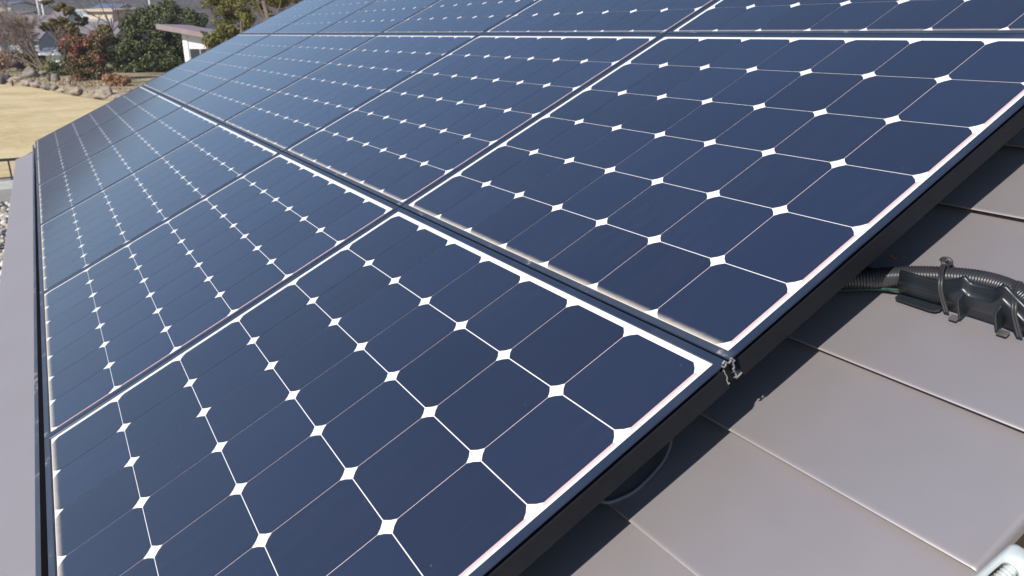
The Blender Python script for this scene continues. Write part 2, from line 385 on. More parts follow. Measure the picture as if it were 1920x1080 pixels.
# bracket: folded sheet-steel channel in front of the conduit
BR = [(-0.125, 8.52, .642), (-0.30, 8.523, .646), (-0.52, 8.526, .650), (-0.60, 8.526, .617), (-0.70, 8.526, .565), (-0.775, 8.526, .507), (-0.80, 8.526, .500), (-0.835, 8.526, .545), (-0.87, 8.526, .562), (-0.98, 8.524, .552), (-1.075, 8.52, .545), (-1.105, 8.52, .52), (-1.145, 8.518, .472), (-1.18, 8.515, .475), (-1.25, 8.505, .54), (-1.36, 8.485, .63), (-1.60, 8.43, .68), (-1.9, 8.33, .74)]
def br_sec(u, v, top, t=0.0):
    bot = 0.962
    top += 0.062
    out = [(v, bot), (v, top + 0.20), (v, top + 0.128)]
    out += [(v + 0.016 - 0.016 * math.cos(a), top + 0.122 - 0.016 * math.sin(a)) for a in (0.0, 0.35, 0.7, 1.0)]
    out += [(v + 0.022, top + 0.100), (v + 0.040, top + 0.040), (v + 0.046, top + 0.020)]
    out += [(v + 0.066 - 0.018 * math.cos(a), top + 0.016 - 0.016 * math.sin(a)) for a in (0.0, 0.5, 1.0, 1.57)]
    out += [(v + 0.075, top + 0.002), (v + 0.082, top + 0.01), (v + 0.083, top + 0.05)]
    return [(u, a, -b) for a, b in out]
m = MB(); m.loft([[RL(*p) for p in br_sec(*b)] for b in BR])
be = empty('conduit_bracket', RW(-0.7, 8.5, -0.97), RROT, 'dark slate sheet metal bracket with folded edge holding the corrugated conduit', 'bracket')
o = rootmesh(m, 'channel', M_BRACKET, (-0.7, 8.5, -0.97), None, None, True, be)
sm = o.modifiers.new('solid', 'SOLIDIFY'); sm.thickness = 0.0022; sm.offset = 0
m = MB()    # bottom flange
fl_pts = [(-0.125, 8.53), (-0.115, 8.455), (-0.135, 8.43), (-0.50, 8.415), (-0.56, 8.425), (-0.59, 8.46), (-0.60, 8.53)]
m.loft([[RL(u, v, h) for u, v in fl_pts] for h in (-0.978, -0.955)], closed=True, cap=True)
bevel(rootmesh(m, 'flange', M_BRACKET, (-0.7, 8.5, -0.97), None, None, False, be), 0.001)
for ut, top in ((-0.80, 0.715), (-1.145, 0.745)):
    m = MB()
    m.loft([[RL(ut, 8.53, -0.95), RL(ut, 8.415, -0.955), RL(ut, 8.415, -(top+0.02)), RL(ut, 8.43, -top), RL(ut, 8.53, -top+0.03)], [RL(ut-0.022, 8.53, -0.95), RL(ut-0.022, 8.415, -0.955), RL(ut-0.022, 8.415, -(top+0.02)), RL(ut-0.022, 8.43, -top), RL(ut-0.022, 8.53, -top+0.03)]], closed=True, cap=True)
    bevel(rootmesh(m, 'tab', M_BRACKET, (-0.7, 8.5, -0.97), None, None, False, be), 0.0008)
    m = MB(); sgn = 0.085
    a, b = sorted((ut, ut + sgn)) if ut > -1 else (ut - 0.12, ut - 0.022)
    m.loft([[RL(a, 8.385, h), RL(b, 8.385, h), RL(b, 8.46, h), RL(a, 8.46, h)] for h in (-0.978, -0.955)], closed=True, cap=True)
    bevel(rootmesh(m, 'foot', M_BRDUST, (-0.7, 8.5, -0.97), None, None, False, be), 0.0015)
# wire ties
for k, (u0, lab) in enumerate(((-0.60, 'twisted grey wire tie with a knob on top, round bracket and conduit nearest the panels'), (-1.30, 'grey wire tie round bracket and conduit at the right edge of the photo'))):
    dz = (0.0, -0.01)[k]; dv = (0.0, -0.03)[k]
    e = empty('wire_tie', RW(u0, 8.5, -0.9), RROT, lab, 'wire tie', 'wire ties on the conduit bracket')
    for kk, du in enumerate((-0.013, 0.013)):
        m = MB(); L = [(u0 + du - 0.06, 8.46 + dv, -0.955), (u0 + du - 0.03, 8.478 + dv, -0.86), (u0 + du - 0.0, 8.495 + dv, -0.72), (u0 + du + 0.03, 8.56 + dv, -0.645 + dz), (u0 + du + 0.10, 8.68 + dv, -0.655 + dz), (u0 + du + 0.16, 8.82 + dv, -0.69), (u0 + du + 0.19, 8.95 + dv, -0.76), (u0 + du + 0.15, 8.95 + dv, -0.90), (u0 + du + 0.05, 8.75 + dv, -0.95)]
        m.tube(catmull([RL(*p) for p in L], 8), 0.014 * S, 8); rootmesh(m, 'wire_loop', M_TIE, (u0, 8.5, -0.9), None, None, True, e)
    if k == 0:
        m = MB(); cx = RL(u0 + 0.16, 8.84, -0.665); pts = []
        for i in range(40):
            a = i / 39 * 4.2 * math.pi
            pts.append(cx + RL(0.045 * math.cos(a) - 0.03*i/39, 0.03 * math.sin(a)*0.5 + 0.01*i/39, 0.035 * math.sin(a) + 0.006))
        m.tube(pts, 0.014 * S, 7); rootmesh(m, 'twisted_knob', M_TIE, (u0, 8.5, -0.9), None, None, True, e)
m = MB(); m.tube(catmull([RL(1.5, 7.55, -0.92), RL(0.7, 8.1, -0.935), RL(0.13, 8.455, -0.935), RL(-0.05, 8.52, -0.93), RL(-0.25, 8.58, -0.93)], 8), 0.020 * S, 8)
rootmesh(m, 'earth_wire', M_GREEN, (0, 8.45, -0.95), 'green earth wire lying under the conduit where it meets the bracket', 'wire')
m = MB(); m.tube(catmull([RL(1.6, 5.0, -0.6), RL(0.75, 4.68, -0.80), RL(0.43, 4.71, -0.93), RL(0.30, 4.88, -0.95), RL(0.26, 5.10, -0.95), RL(0.31, 5.46, -0.94), RL(0.45, 5.70, -0.86), RL(0.8, 5.9, -0.7), RL(1.4, 6.0, -0.5)], 12), 0.020 * S, 8)
rootmesh(m, 'cable_loop', M_CABLE, (0.3, 5.1, -0.95), 'thin grey cable drooping in a loop in the shadow under the panel edge', 'cable')
m = MB(); lf = [(0.33, 9.04), (0.315, 9.07), (0.28, 9.075), (0.255, 9.05), (0.275, 9.02), (0.31, 9.015)]
m.loft([[RL(u, v, h + 0.01 * math.sin(u * 60)) for u, v in lf] for h in (-0.965, -0.957)], closed=True, cap=True)
rootmesh(m, 'fallen_leaf', M_LEAFDRY, (0.3, 9.05, -0.966), 'tiny dry brown leaf lying in the shadow beside the conduit', 'leaf', False)
# turnbuckle at the verge
A = RL(-2.541, 6.299, -0.80); B = RL(-2.494, 5.904, -0.80)
ax = (A - B).normalized(); up = RL(0, 0, 1).normalized(); up = (up - ax * up.dot(ax)).normalized(); sd = ax.cross(up)
viewdir = (RM.inverted() @ CAM - A).normalized(); nrm = (viewdir - ax * viewdir.dot(ax)).normalized(); sd = ax.cross(nrm)
te = empty('turnbuckle', RW(-2.541, 6.299, -0.80), RROT, 'pale galvanised turnbuckle with threaded rods beside the roof edge at the bottom right corner', 'turnbuckle')
def TP(x, y, z): return ax * x * S + sd * y * S + nrm * z * S
hw, sw, L, e1, e0 = 0.112, 0.060, 1.15, 0.0, 0.155
def rrect(x0, x1, hw_, r, n=5):
    out = []
    for cx, cy, a0 in ((x1 - r, hw_ - r, 0), (x0 + r, hw_ - r, 90), (x0 + r, -hw_ + r, 180), (x1 - r, -hw_ + r, 270)):
        for i in range(n + 1):
            a = math.radians(a0 + 90 * i / n); out.append((cx + r * math.cos(a), cy + r * math.sin(a)))
    return out
outer = rrect(-L, 0.0, hw, 0.055); inner = rrect(-L + e0, -e0, sw, 0.045); th = 0.075
m = MB(); loops = [[TP(x, y, th*0.75) for x, y in inner], [TP(x, y, th) for x, y in rrect(-L + e0 - 0.015, -e0 + 0.015, sw + 0.015, 0.05)], [TP(x, y, th) for x, y in rrect(-L + 0.02, -0.02, hw - 0.022, 0.05)], [TP(x, y, th*0.6) for x, y in outer], [TP(x, y, -th*0.6) for x, y in outer], [TP(x, y, -th) for x, y in rrect(-L + 0.02, -0.02, hw - 0.022, 0.05)], [TP(x, y, -th) for x, y in rrect(-L + e0 - 0.015, -e0 + 0.015, sw + 0.015, 0.05)], [TP(x, y, -th*0.75) for x, y in inner], [TP(x, y, th*0.75) for x, y in inner]]
m.loft(loops, closed=True); recalc(m.build('body', M_GALV, te, True))
for a, b in ((-0.42, 1.0), (-L - 0.9, -0.75)):
    m = MB(); n_ = int((b - a) / 0.0075); m.tube([TP(a + (b - a) * i / n_, 0, 0) for i in range(n_ + 1)], [(0.046, 0.046, 0.038, 0.038)[i % 4] * S for i in range(n_ + 1)], 12)
    m.build('threaded_rod', M_GALV, te, False)

# ------------------------------------------------------------------ background helpers
RIGHT = Vector((0.51794951, 0.85541119, 0)); AWAY = Vector((-0.85541119, 0.51794951, 0))
BROT = (0, 0, math.atan2(0.85541119, 0.51794951)); FPX = 1408.5
def PX(x, y, t): return CAM + t * (CM @ Vector(((x - 960) / FPX, -(y - 540) / FPX, -1.0)))
def base(x, t):                     # the ground point t metres ahead under image column x
    y = 540.0
    for _ in range(30):
        p = PX(x, y, t); y += (p.z - GZ) * FPX / t
    p = PX(x, y, t); p.z = GZ; return p
def SC(t): return t / FPX           # metres per photo pixel

# ------------------------------------------------------------------ ground
def m_grass():
    t = NT('dormant straw coloured lawn'); v = t.coord()
    n1 = t.noise(v, 0.35, 5, 0.6); n2 = t.noise(t.coord(scale=(2.2, 2.6, 1)), 1.0, 8, 0.8); n3 = t.noise(v, 26, 4, 0.7)
    c = t.ramp(t.math('ADD', t.math('MULTIPLY', n1, 0.55), t.math('MULTIPLY', n2, 0.45)), [(0.32, (0.34, 0.255, 0.125)), (0.48, (0.50, 0.40, 0.235)), (0.66, (0.62, 0.51, 0.325))])
    c = t.mix(t.math('MULTIPLY', t.maprange(n3, 0.52, 0.72), 0.45), c, (0.23, 0.165, 0.075))
    n4 = t.noise(v, 2.6, 6, 0.75); c = t.mix(t.math('MULTIPLY', t.maprange(n4, 0.5, 0.68), 0.4), c, (0.33, 0.26, 0.12))
    t.set(Base_Color=c, Roughness=0.95); t.bump(n3, 0.5, 0.03); t.b.inputs['Specular IOR Level'].default_value = 0.1
    return t.m
def m_soil():
    t = NT('winter garden soil'); v = t.coord(); n1 = t.noise(v, 0.8, 6, 0.7); n2 = t.noise(v, 0.22, 3); n3 = t.noise(v, 9, 4, 0.7)
    c = t.ramp(n1, [(0.3, (0.13, 0.10, 0.06)), (0.5, (0.25, 0.195, 0.125)), (0.7, (0.38, 0.30, 0.205))])
    c = t.mix(t.maprange(n2, 0.5, 0.65), c, (0.12, 0.12, 0.045))
    t.set(Base_Color=c, Roughness=0.95); t.bump(n3, 0.8, 0.05); return t.m
M_GRASS, M_SOIL = m_grass(), m_soil()
g = obj('ground', [(-900, -900, GZ - 0.03), (500, -900, GZ - 0.03), (500, 900, GZ - 0.03), (-900, 900, GZ - 0.03)], [(0, 1, 2, 3)], M_SOIL); tag(g, 'bare brown winter ground around the houses', 'ground', kind='structure')
lv = [(-20.6, -60), (-20.6, 30), (-44, 30)] + [tuple(base(x, t).xy) for x, t in ((330, 38.2), (250, 40), (195, 41.6), (130, 45.2), (60, 52), (0, 55), (-120, 57), (-500, 60))] + [(-45, -60)]
g = obj('lawn', [(x, y, GZ - 0.004) for x, y in lv], [tuple(range(len(lv)))], M_GRASS); recalc(g); tag(g, 'dry straw coloured winter lawn beyond the eave', 'lawn', kind='structure')
# raised garden bed behind its rock edging
bl = [base(x, t) for x, t in ((360, 38.0), (250, 40.6), (195, 42.2), (130, 45.8), (60, 52.6), (0, 55.6), (-120, 57.6), (-400, 62))]
rows = []
for k, (dt, dz) in enumerate(((0, -0.05), (0.5, 0.22), (2, 0.34), (6, 0.42), (14, 0.45), (26, 0.35), (34, -0.05))):
    rows.append([p + AWAY * dt + Vector((0, 0, dz + (0.05 * math.sin(p.x * 3 + k) if 0 < k < 6 else 0))) for p in bl])
m = MB(); m.loft(rows); g = recalc(m.build('garden_bed', M_SOIL, None, True)); tag(g, 'raised brown garden bed behind rocks', 'garden bed', kind='structure')
# kerb, gravel, railing near the eave
M_CONC = simple('pale concrete', (0.40, 0.385, 0.36), 0.9, 0, 0.15, 5)
m = MB(); m.box((-20.6, -40, GZ - 0.02), (-19.1, 30, GZ + 0.02 + 0.26)); kb = m.build('concrete_path', M_CONC); tag(kb, 'raised pale concrete path between lawn and gravel', 'path', kind='structure')
t_ = NT('gravel bed'); n1 = t_.noise(t_.coord(), 14, 5); t_.set(Base_Color=t_.ramp(n1, [(0.3, (0.06, 0.055, 0.05)), (0.7, (0.25, 0.23, 0.2))]), Roughness=0.95)
g = obj('gravel_bed', [(-19.08, -40, GZ - 0.008), (-4, -40, GZ - 0.008), (-4, 8, GZ - 0.008), (-19.08, 8, GZ - 0.008)], [(0, 1, 2, 3)], t_.m); tag(g, 'gravel bed below the eave', 'gravel', kind='structure')
def rock_mesh(mb_, c, r, seed, sub=2, rotz=0.0, amp=0.28):
    bm = bmesh.new(); bmesh.ops.create_icosphere(bm, subdivisions=sub, radius=1.0)
    vs_ = []
    for v in bm.verts:
        d = v.co.normalized(); nn = mnoise.noise(d * 1.3 + Vector((seed * 7.1, seed * 3.3, 0))) + 0.5 * mnoise.noise(d * 3.1 + Vector((seed, 0, seed)))
        q = d * (1 + amp * nn); q = Vector((q.x * r[0], q.y * r[1], q.z * r[2])); q.rotate(Matrix.Rotation(rotz, 3, 'Z')); vs_.append(q + Vector(c))
    fs = [[v.index for v in f.verts] for f in bm.faces]; bm.free(); mb_.add(vs_, fs)
m = MB()
for i in range(2600):
    x = random.uniform(-18.9, -9.5); y = random.uniform(-2.6, 1.2); r = random.uniform(0.03, 0.085)
    rock_mesh(m, (x, y, GZ + r * 0.3), (r, r * random.uniform(.7, 1.2), r * 0.7), i, 1, random.random() * 6)
t_ = NT('mixed pebbles'); isl = t_.n('ShaderNodeNewGeometry').outputs['Random Per Island']
t_.set(Base_Color=t_.ramp(isl, [(0.0, (0.16, 0.14, 0.12)), (0.3, (0.42, 0.39, 0.34)), (0.55, (0.30, 0.23, 0.18)), (0.8, (0.58, 0.55, 0.50)), (1.0, (0.24, 0.22, 0.21))]), Roughness=0.85)
tag(m.build('gravel', t_.m, None, True), 'mixed grey and cream pebbles below the eave', 'gravel', kind='stuff')
M_IRON = simple('dark iron', (0.035, 0.028, 0.028), 0.6)
e = empty('railing', (-20.3, -1.0, GZ + 0.28), (0, 0, 0), 'low dark iron railing along the far side of the concrete path', 'railing')
m = MB(); m.box((-0.03, -3.5, 0.44), (0.03, 0.55, 0.50)); m.build('top_rail', M_IRON, e)
m = MB(); m.box((-0.02, -3.5, 0.05), (0.02, 0.55, 0.075)); m.build('bottom_rail', M_IRON, e)
for k in range(12):
    m = MB(); y = 0.5 - k * 0.36; m.box((-0.018, y - 0.018, 0), (0.018, y + 0.018, 0.44)); m.build('post', M_IRON, e)

# ------------------------------------------------------------------ rocks along the bed
def m_stone(name, c):
    t = NT(name); v = t.coord(); n1 = t.noise(v, 2.2, 6, 0.7); n2 = t.noise(v, 14, 4, 0.7)
    t.set(Base_Color=t.ramp(n1, [(0.3, tuple(x * .6 for x in c)), (0.55, c), (0.75, tuple(min(.7, x * 1.25) for x in c))]), Roughness=0.9); t.bump(n2, 0.6, 0.04); return t.m
M_ST1, M_ST2, M_ST3 = m_stone('pale pinkish stone', (0.29, 0.24, 0.195)), m_stone('grey stone', (0.20, 0.175, 0.15)), m_stone('dark stone', (0.12, 0.11, 0.11))
ROCKS = [  # px, base y offset depth, w px, h px, material, label
    (60, 57.5, 30, 24, M_ST2, 'largest grey boulder, with a shaded right side, behind the left rock edging'),
    (6, 55.5, 24, 22, M_ST3, 'dark boulder at the left edge of the photo beside the lawn'),
    (38, 55.0, 22, 15, M_ST1, 'pale rounded rock just left of and in front of the biggest boulder'),
    (24, 55.0, 13, 12, M_ST1, 'small pinkish rock between the dark boulder and the pale rounded rock'),
    (52, 53.0, 20, 14, M_ST1, 'pale flat rock on the lawn edge in front of the biggest boulder'),
    (69, 51.4, 20, 12, M_ST1, 'pale low rock on the lawn edge right of the biggest boulder'),
    (88, 49.6, 18, 11, M_ST2, 'low grey rock on the lawn edge left of the photinia bush'),
    (103, 48.6, 14, 10, M_ST2, 'small grey rock on the lawn edge below the stump shaped stone'),
    (146, 44.9, 20, 15, M_ST1, 'pale rounded rock on the lawn edge in front of the photinia bush'),
    (196, 42.6, 32, 22, M_ST1, 'big pinkish rock on the lawn edge in front of the orange shrub'),
    (223, 41.6, 18, 10, M_ST1, 'flat pale rock right of the big pinkish rock'),
    (120, 47.2, 12, 8, M_ST1, 'tiny pale rock on the lawn edge below the stone lantern'),
    (178, 43.9, 12, 8, M_ST2, 'small grey rock left of the big pinkish rock'),
    (162, 44.6, 10, 7, M_ST1, 'small pale rock between the photinia bush and the lawn'),
    (82, 59.0, 16, 14, M_ST2, 'grey rock behind and right of the biggest boulder under the bare maple'),
]
for k, (x, t, wp, hp, mt, lab) in enumerate(ROCKS):
    s = SC(t); p = base(x, t); p.z = GZ + (0.30 if t > 56 else 0.1)
    m = MB(); rock_mesh(m, (0, 0, hp * s * 0.25), (wp * s * 0.52, wp * s * 0.42, hp * s * 0.50), k + 3, 3, 0, 0.55)
    tag(m.build('garden_rock', mt, None, True, p, BROT), lab, 'rock', 'rocks edging the garden bed')
# stump shaped stone and little stone lantern
p = base(107, 52.5); p.z = GZ + .28; m = MB(); s = SC(52.5)
m.loft([[Vector((r * s * math.cos(a), r * s * math.sin(a), z * s)) for a in [i * math.pi / 6 for i in range(12)]] for r, z in ((8.5, 0), (8.0, 6), (6.8, 13), (6.0, 15), (3, 16))], closed=True, cap=True)
tag(recalc(m.build('stump_stone', M_ST2, None, True, p, BROT)), 'upright grey stump shaped stone with a flat top near the photinia bush', 'stone')
p = base(95, 53); p.z = GZ + .28; m = MB()
m.loft([[Vector((r * s * math.cos(a), r * s * math.sin(a), z * s)) for a in [i * math.pi / 6 for i in range(12)]] for r, z in ((3.5, 0), (4.2, 8), (4.8, 12), (4.0, 12), (3.6, 9))], closed=True, cap=True)
tag(recalc(m.build('plant_pot', M_ST3, None, True, p, BROT)), 'dark plant pot left of the stump shaped stone', 'pot')
p = base(132, 48.5); p.z = GZ + .2; s = SC(48.5)
e = empty('stone_lantern', p, BROT, 'small pale stone lantern standing left of the photinia bush', 'lantern')
for nm, prf in (('pedestal', ((5, 0), (4.6, 3), (3.2, 5), (3.2, 9))), ('lamp_box', ((3.9, 9), (3.9, 12))), ('cap', ((5.2, 12), (4.4, 14), (1.2, 18), (0.3, 19)))):
    m = MB(); m.loft([[Vector((r * s * math.cos(a), r * s * math.sin(a), z * s)) for a in [i * math.pi / 4 for i in range(8)]] for r, z in prf], closed=True, cap=True); recalc(m.build(nm, M_ST1, e, False))
for x, t, lab in ((24, 53.2, 'short dark stake in the lawn edge left of the boulders'), (178, 42.5, 'short dark stake in the lawn edge left of the big pinkish rock')):
    p = base(x, t); s = SC(t); m = MB(); m.tube([(0, 0, 0), (0.02, 0, 6 * s), (0.03, 0, 11 * s)], [1.6 * s, 1.5 * s, 1.3 * s], 7)
    tag(m.build('wooden_stake', M_IRON, None, True, p, BROT), lab, 'stake')

# ------------------------------------------------------------------ trees and shrubs
def m_leaf(name, stops, nscale=1.2):
    t = NT(name); v = t.coord(); isl = t.n('ShaderNodeNewGeometry').outputs['Random Per Island']
    n1 = t.noise(v, nscale, 3, 0.6)
    f = t.math('ADD', t.math('MULTIPLY', isl, 0.6), t.math('MULTIPLY', n1, 0.4))
    c = t.ramp(f, stops); t.set(Base_Color=c, Roughness=0.6)
    t.b.inputs['Specular IOR Level'].default_value = 0.3
    return t.m
M_LDARK = m_leaf('dark evergreen leaves', [(0.2, (0.020, 0.030, 0.012)), (0.5, (0.062, 0.076, 0.027)), (0.8, (0.16, 0.165, 0.062))])
M_LOLIVE = m_leaf('olive bronze leaves', [(0.2, (0.045, 0.040, 0.012)), (0.5, (0.115, 0.090, 0.025)), (0.8, (0.21, 0.155, 0.05))])
M_LPINE = m_leaf('bronze green foliage', [(0.2, (0.05, 0.055, 0.012)), (0.5, (0.13, 0.125, 0.028)), (0.8, (0.26, 0.22, 0.06))])
M_LPHOT = m_leaf('green and russet leaves', [(0.2, (0.04, 0.05, 0.02)), (0.45, (0.10, 0.085, 0.035)), (0.65, (0.19, 0.10, 0.05)), (0.85, (0.22, 0.16, 0.08))])
M_LRED = m_leaf('red new leaves', [(0.2, (0.13, 0.03, 0.03)), (0.5, (0.24, 0.055, 0.06)), (0.8, (0.24, 0.13, 0.06))])
M_LORNG = m_leaf('dry orange twigs', [(0.2, (0.20, 0.10, 0.05)), (0.6, (0.36, 0.19, 0.11)), (0.85, (0.45, 0.28, 0.17))])
M_LYEL = m_leaf('yellow green leaves', [(0.2, (0.10, 0.10, 0.02)), (0.5, (0.20, 0.19, 0.04)), (0.8, (0.32, 0.28, 0.08))])
M_LGREY = m_leaf('dormant mauve grey twigs', [(0.2, (0.12, 0.085, 0.075)), (0.6, (0.22, 0.16, 0.14)), (0.85, (0.32, 0.25, 0.22))])
M_WHITE = m_leaf('white blossom', [(0.2, (0.45, 0.42, 0.40)), (0.8, (0.75, 0.72, 0.68))])
M_BARK = simple('grey brown bark', (0.11, 0.08, 0.065), 0.9, 0, 0.4, 8)
M_BARKR = simple('reddish bark', (0.14, 0.07, 0.045), 0.9, 0, 0.4, 8)
M_TWIG = simple('winter twigs', (0.15, 0.11, 0.09), 0.9, 0, 0.3, 8)
def leaf_cloud(clumps, n, size, aspect=0.55, shell=0.55, flat=0.0):
    """leaf quads spread through ellipsoid clumps [(centre, radii, weight)]"""
    wts = np.array([c[2] for c in clumps], float); wts /= wts.sum()
    idx = RNG.choice(len(clumps), n, p=wts)
    C_ = np.array([c[0] for c in clumps])[idx]; R_ = np.array([c[1] for c in clumps])[idx]
    d = RNG.normal(size=(n, 3)); d /= np.linalg.norm(d, axis=1)[:, None]
    rr_ = (shell + (1.08 - shell) * RNG.random(n) ** 0.6)
    P = C_ + d * R_ * rr_[:, None]
    nrm_ = d + RNG.normal(size=(n, 3)) * 0.75; nrm_[:, 2] += 0.35; nrm_ /= np.linalg.norm(nrm_, axis=1)[:, None]
    a = np.cross(nrm_, RNG.normal(size=(n, 3))); a /= np.linalg.norm(a, axis=1)[:, None]; b = np.cross(nrm_, a)
    sz = size * (0.6 + 0.8 * RNG.random(n))[:, None]
    V = np.stack([P + a * sz, P + b * sz * aspect, P - a * sz, P - b * sz * aspect], 1).reshape(-1, 3)
    F = np.arange(4 * n).reshape(-1, 4)
    return V, F
def cloud_obj(name, clumps, n, size, mat, parent, **k):
    V, F = leaf_cloud(clumps, n, size, **k); return obj(name, V.tolist(), F.tolist(), mat, parent)
def sub_clumps(c, r, n, rs, seed, squash=0.85, low=-0.35):
    rnd = random.Random(seed); out = []
    for _ in range(n):
        while True:
            d = Vector((rnd.gauss(0, 1), rnd.gauss(0, 1), rnd.gauss(0, 1))).normalized()
            if d.z > low: break
        q = rnd.uniform(0.55, 0.95); s_ = rs * rnd.uniform(0.65, 1.35)
        out.append(((c[0] + d.x * r[0] * q, c[1] + d.y * r[1] * q, c[2] + d.z * r[2] * q), (s_, s_, s_ * squash), s_ * s_))
    return out
def branches(mb_, p, d, L, r, depth, rnd, spread=0.55, n=(2, 3), gravity=0.0, minr=0.006):
    pts = [p]; q = p.copy(); dd = d.copy(); seg = 4
    for i in range(seg):
        dd = (dd + Vector((rnd.gauss(0, .10), rnd.gauss(0, .10), rnd.gauss(0, .08) + gravity))).normalized(); q = q + dd * (L / seg); pts.append(q.copy())
    mb_.tube(pts, [max(minr, r * (1 - 0.45 * i / seg)) for i in range(seg + 1)], 5 if r > 0.03 else 3, caps=False)
    if depth == 0: return
    for k in range(rnd.randint(*n) + (1 if depth > 1 else 0)):
        t = rnd.uniform(0.45, 1.0); b = pts[min(seg, int(t * seg))]
        nd = (dd + Vector((rnd.gauss(0, spread), rnd.gauss(0, spread), rnd.gauss(0, spread * .7)))).normalized()
        branches(mb_, b, nd, L * rnd.uniform(.55, .8), r * 0.55, depth - 1, rnd, spread, n, gravity, minr)
def tree(name, x, t, label, cat, group=None):
    p = base(x, t); p.z = GZ + 0.25; return empty(name, p, BROT, label, cat, group)
# helper: clump positions are in photo pixels relative to the base column and a height line
def rel(x0, t, x, y, dy=0.0):           # local coords of the photo pixel (x, y) in a tree standing at column x0
    p0 = base(x0, t); p = PX(x, y, t) - p0; return (p.dot(RIGHT), p.dot(AWAY) + dy, p.z - 0.25)
GT = 'garden trees and shrubs'
# broad evergreen dome
T, X0 = 63.0, 285; s = SC(T)
e = tree('evergreen_tree', X0, T, 'dense dark evergreen tree with a broad rounded dome beside the white shed', 'tree', GT)
cl_ = []
for k, (cx, cy, rx, ry, dy) in enumerate(((262, 60, 38, 38, 0), (240, 95, 34, 34, 0), (285, 70, 42, 44, .6), (278, 108, 50, 36, 0), (318, 96, 30, 42, 1.2), (232, 118, 22, 26, 0), (305, 55, 34, 30, 1.0), (255, 132, 26, 16, .3), (300, 128, 34, 18, 1.0), (328, 120, 16, 20, 1.5))):
    c = rel(X0, T, cx, cy, dy); cl_ += sub_clumps(c, (rx * s, 38 * s, ry * s), 30, 10.5 * s, k + 1, .85, -.7)
cloud_obj('crown', cl_, 48000, 2.2 * s, M_LDARK, e)
m = MB()
for a, b in ((288, 292), (262, 255), (310, 322), (275, 272)):
    m.tube([rel(X0, T, a, 152), rel(X0, T, (a + b) / 2, 125), rel(X0, T, b, 90)], [4 * s, 3 * s, 1.8 * s], 7)
m.build('trunk', M_BARKR, e, True)
T, X0 = 71.0, 335; s = SC(T)
e = tree('evergreen_tree', X0, T, 'taller evergreen dome just behind the dark dome tree, above the shed roof', 'tree', GT)
cl_ = []
for k, (cx, cy, rx, ry) in enumerate(((320, 36, 34, 24), (312, 26, 30, 20), (285, 40, 26, 20), (352, 46, 34, 26), (300, 50, 30, 26), (335, 70, 48, 36))):
    cl_ += sub_clumps(rel(X0, T, cx, cy), (rx * s, 30 * s, ry * s), 30, 10 * s, k + 40)
cloud_obj('crown', cl_, 22000, 2.2 * s, M_LDARK, e)
m = MB(); m.tube([(0, 0, 0), (0.1, 0, 2.0), (0, 0, 3.6)], [.22, .17, .1], 8); m.build('trunk', M_BARKR, e, True)
# olive layered tree
T, X0 = 62.0, 120; s = SC(T)
e = tree('layered_tree', X0, T, 'olive bronze evergreen with open layered boughs behind the photinia bush', 'tree', GT)
cl_ = []
for k, (cx, cy, rx, ry, n_) in enumerate(((118, 12, 10, 8, 5), (90, 6, 8, 7, 4), (104, 20, 12, 8, 6), (135, 25, 12, 12, 7), (98, 42, 20, 9, 8), (82, 50, 14, 9, 6), (128, 45, 24, 12, 12), (150, 40, 12, 10, 6), (120, 66, 26, 13, 14), (150, 62, 16, 12, 8), (140, 80, 22, 12, 8), (185, 58, 20, 9, 8), (198, 66, 14, 11, 6), (175, 72, 14, 9, 6), (110, 100, 14, 10, 6), (95, 118, 12, 9, 5), (122, 120, 12, 10, 5))):
    cl_ += sub_clumps(rel(X0, T, cx, cy, (k % 3 - 1) * 0.7), (rx * s, 14 * s, ry * s), n_, 5.0 * s, k + 60, 0.7, -1)
cloud_obj('crown', cl_, 15000, 2.0 * s, M_LOLIVE, e)
m = MB(); rnd = random.Random(5)
m.tube([rel(X0, T, 117, 142), rel(X0, T, 122, 100), rel(X0, T, 125, 60), rel(X0, T, 122, 15)], [3 * s, 2.6 * s, 1.8 * s, .6 * s], 7)
for a, b, c, d in ((122, 100, 98, 44), (125, 70, 150, 42), (122, 105, 190, 62), (124, 60, 90, 8), (121, 110, 95, 118), (124, 90, 82, 52)):
    m.tube([rel(X0, T, a, b), rel(X0, T, (a + c) / 2 + 3, (b + d) / 2 + 4), rel(X0, T, c, d)], [1.6 * s, 1.2 * s, .5 * s], 5)
m.build('trunk', M_BARK, e, True)
# photinia
T, X0 = 53.0, 170; s = SC(T)
e = tree('photinia_bush', X0, T, 'big rounded bush with red new leaves on its upper left side', 'bush', GT)
cl_ = []
for k, (cx, cy, rx, ry) in enumerate(((165, 115, 34, 34), (185, 95, 26, 26), (150, 130, 24, 28), (185, 138, 24, 20), (160, 90, 26, 22), (190, 75, 14, 14))):
    cl_ += sub_clumps(rel(X0, T, cx, cy), (rx * s, 30 * s, ry * s), 24, 8 * s, k + 90, .85, -.8)
cloud_obj('crown', cl_, 20000, 1.9 * s, M_LPHOT, e)
cl_ = []
for k, (cx, cy, rx, ry, n_) in enumerate(((147, 78, 16, 9, 10), (135, 88, 10, 8, 5), (165, 85, 18, 12, 8), (152, 98, 10, 8, 4), (191, 112, 5, 5, 2), (158, 148, 8, 5, 2), (185, 66, 8, 7, 3))):
    cl_ += sub_clumps(rel(X0, T, cx, cy, -0.7), (rx * s, 16 * s, ry * s), n_, 7 * s, k + 120, .8, -1)
cloud_obj('red_shoots', cl_, 1700, 1.9 * s, M_LRED, e)
m = MB()
for a in (155, 168, 180): m.tube([rel(X0, T, a, 164), rel(X0, T, a + 2, 140), rel(X0, T, a + (a - 168) * .5, 105)], [1.8 * s, 1.5 * s, .8 * s], 6)
m.build('trunk', M_BARK, e, True)
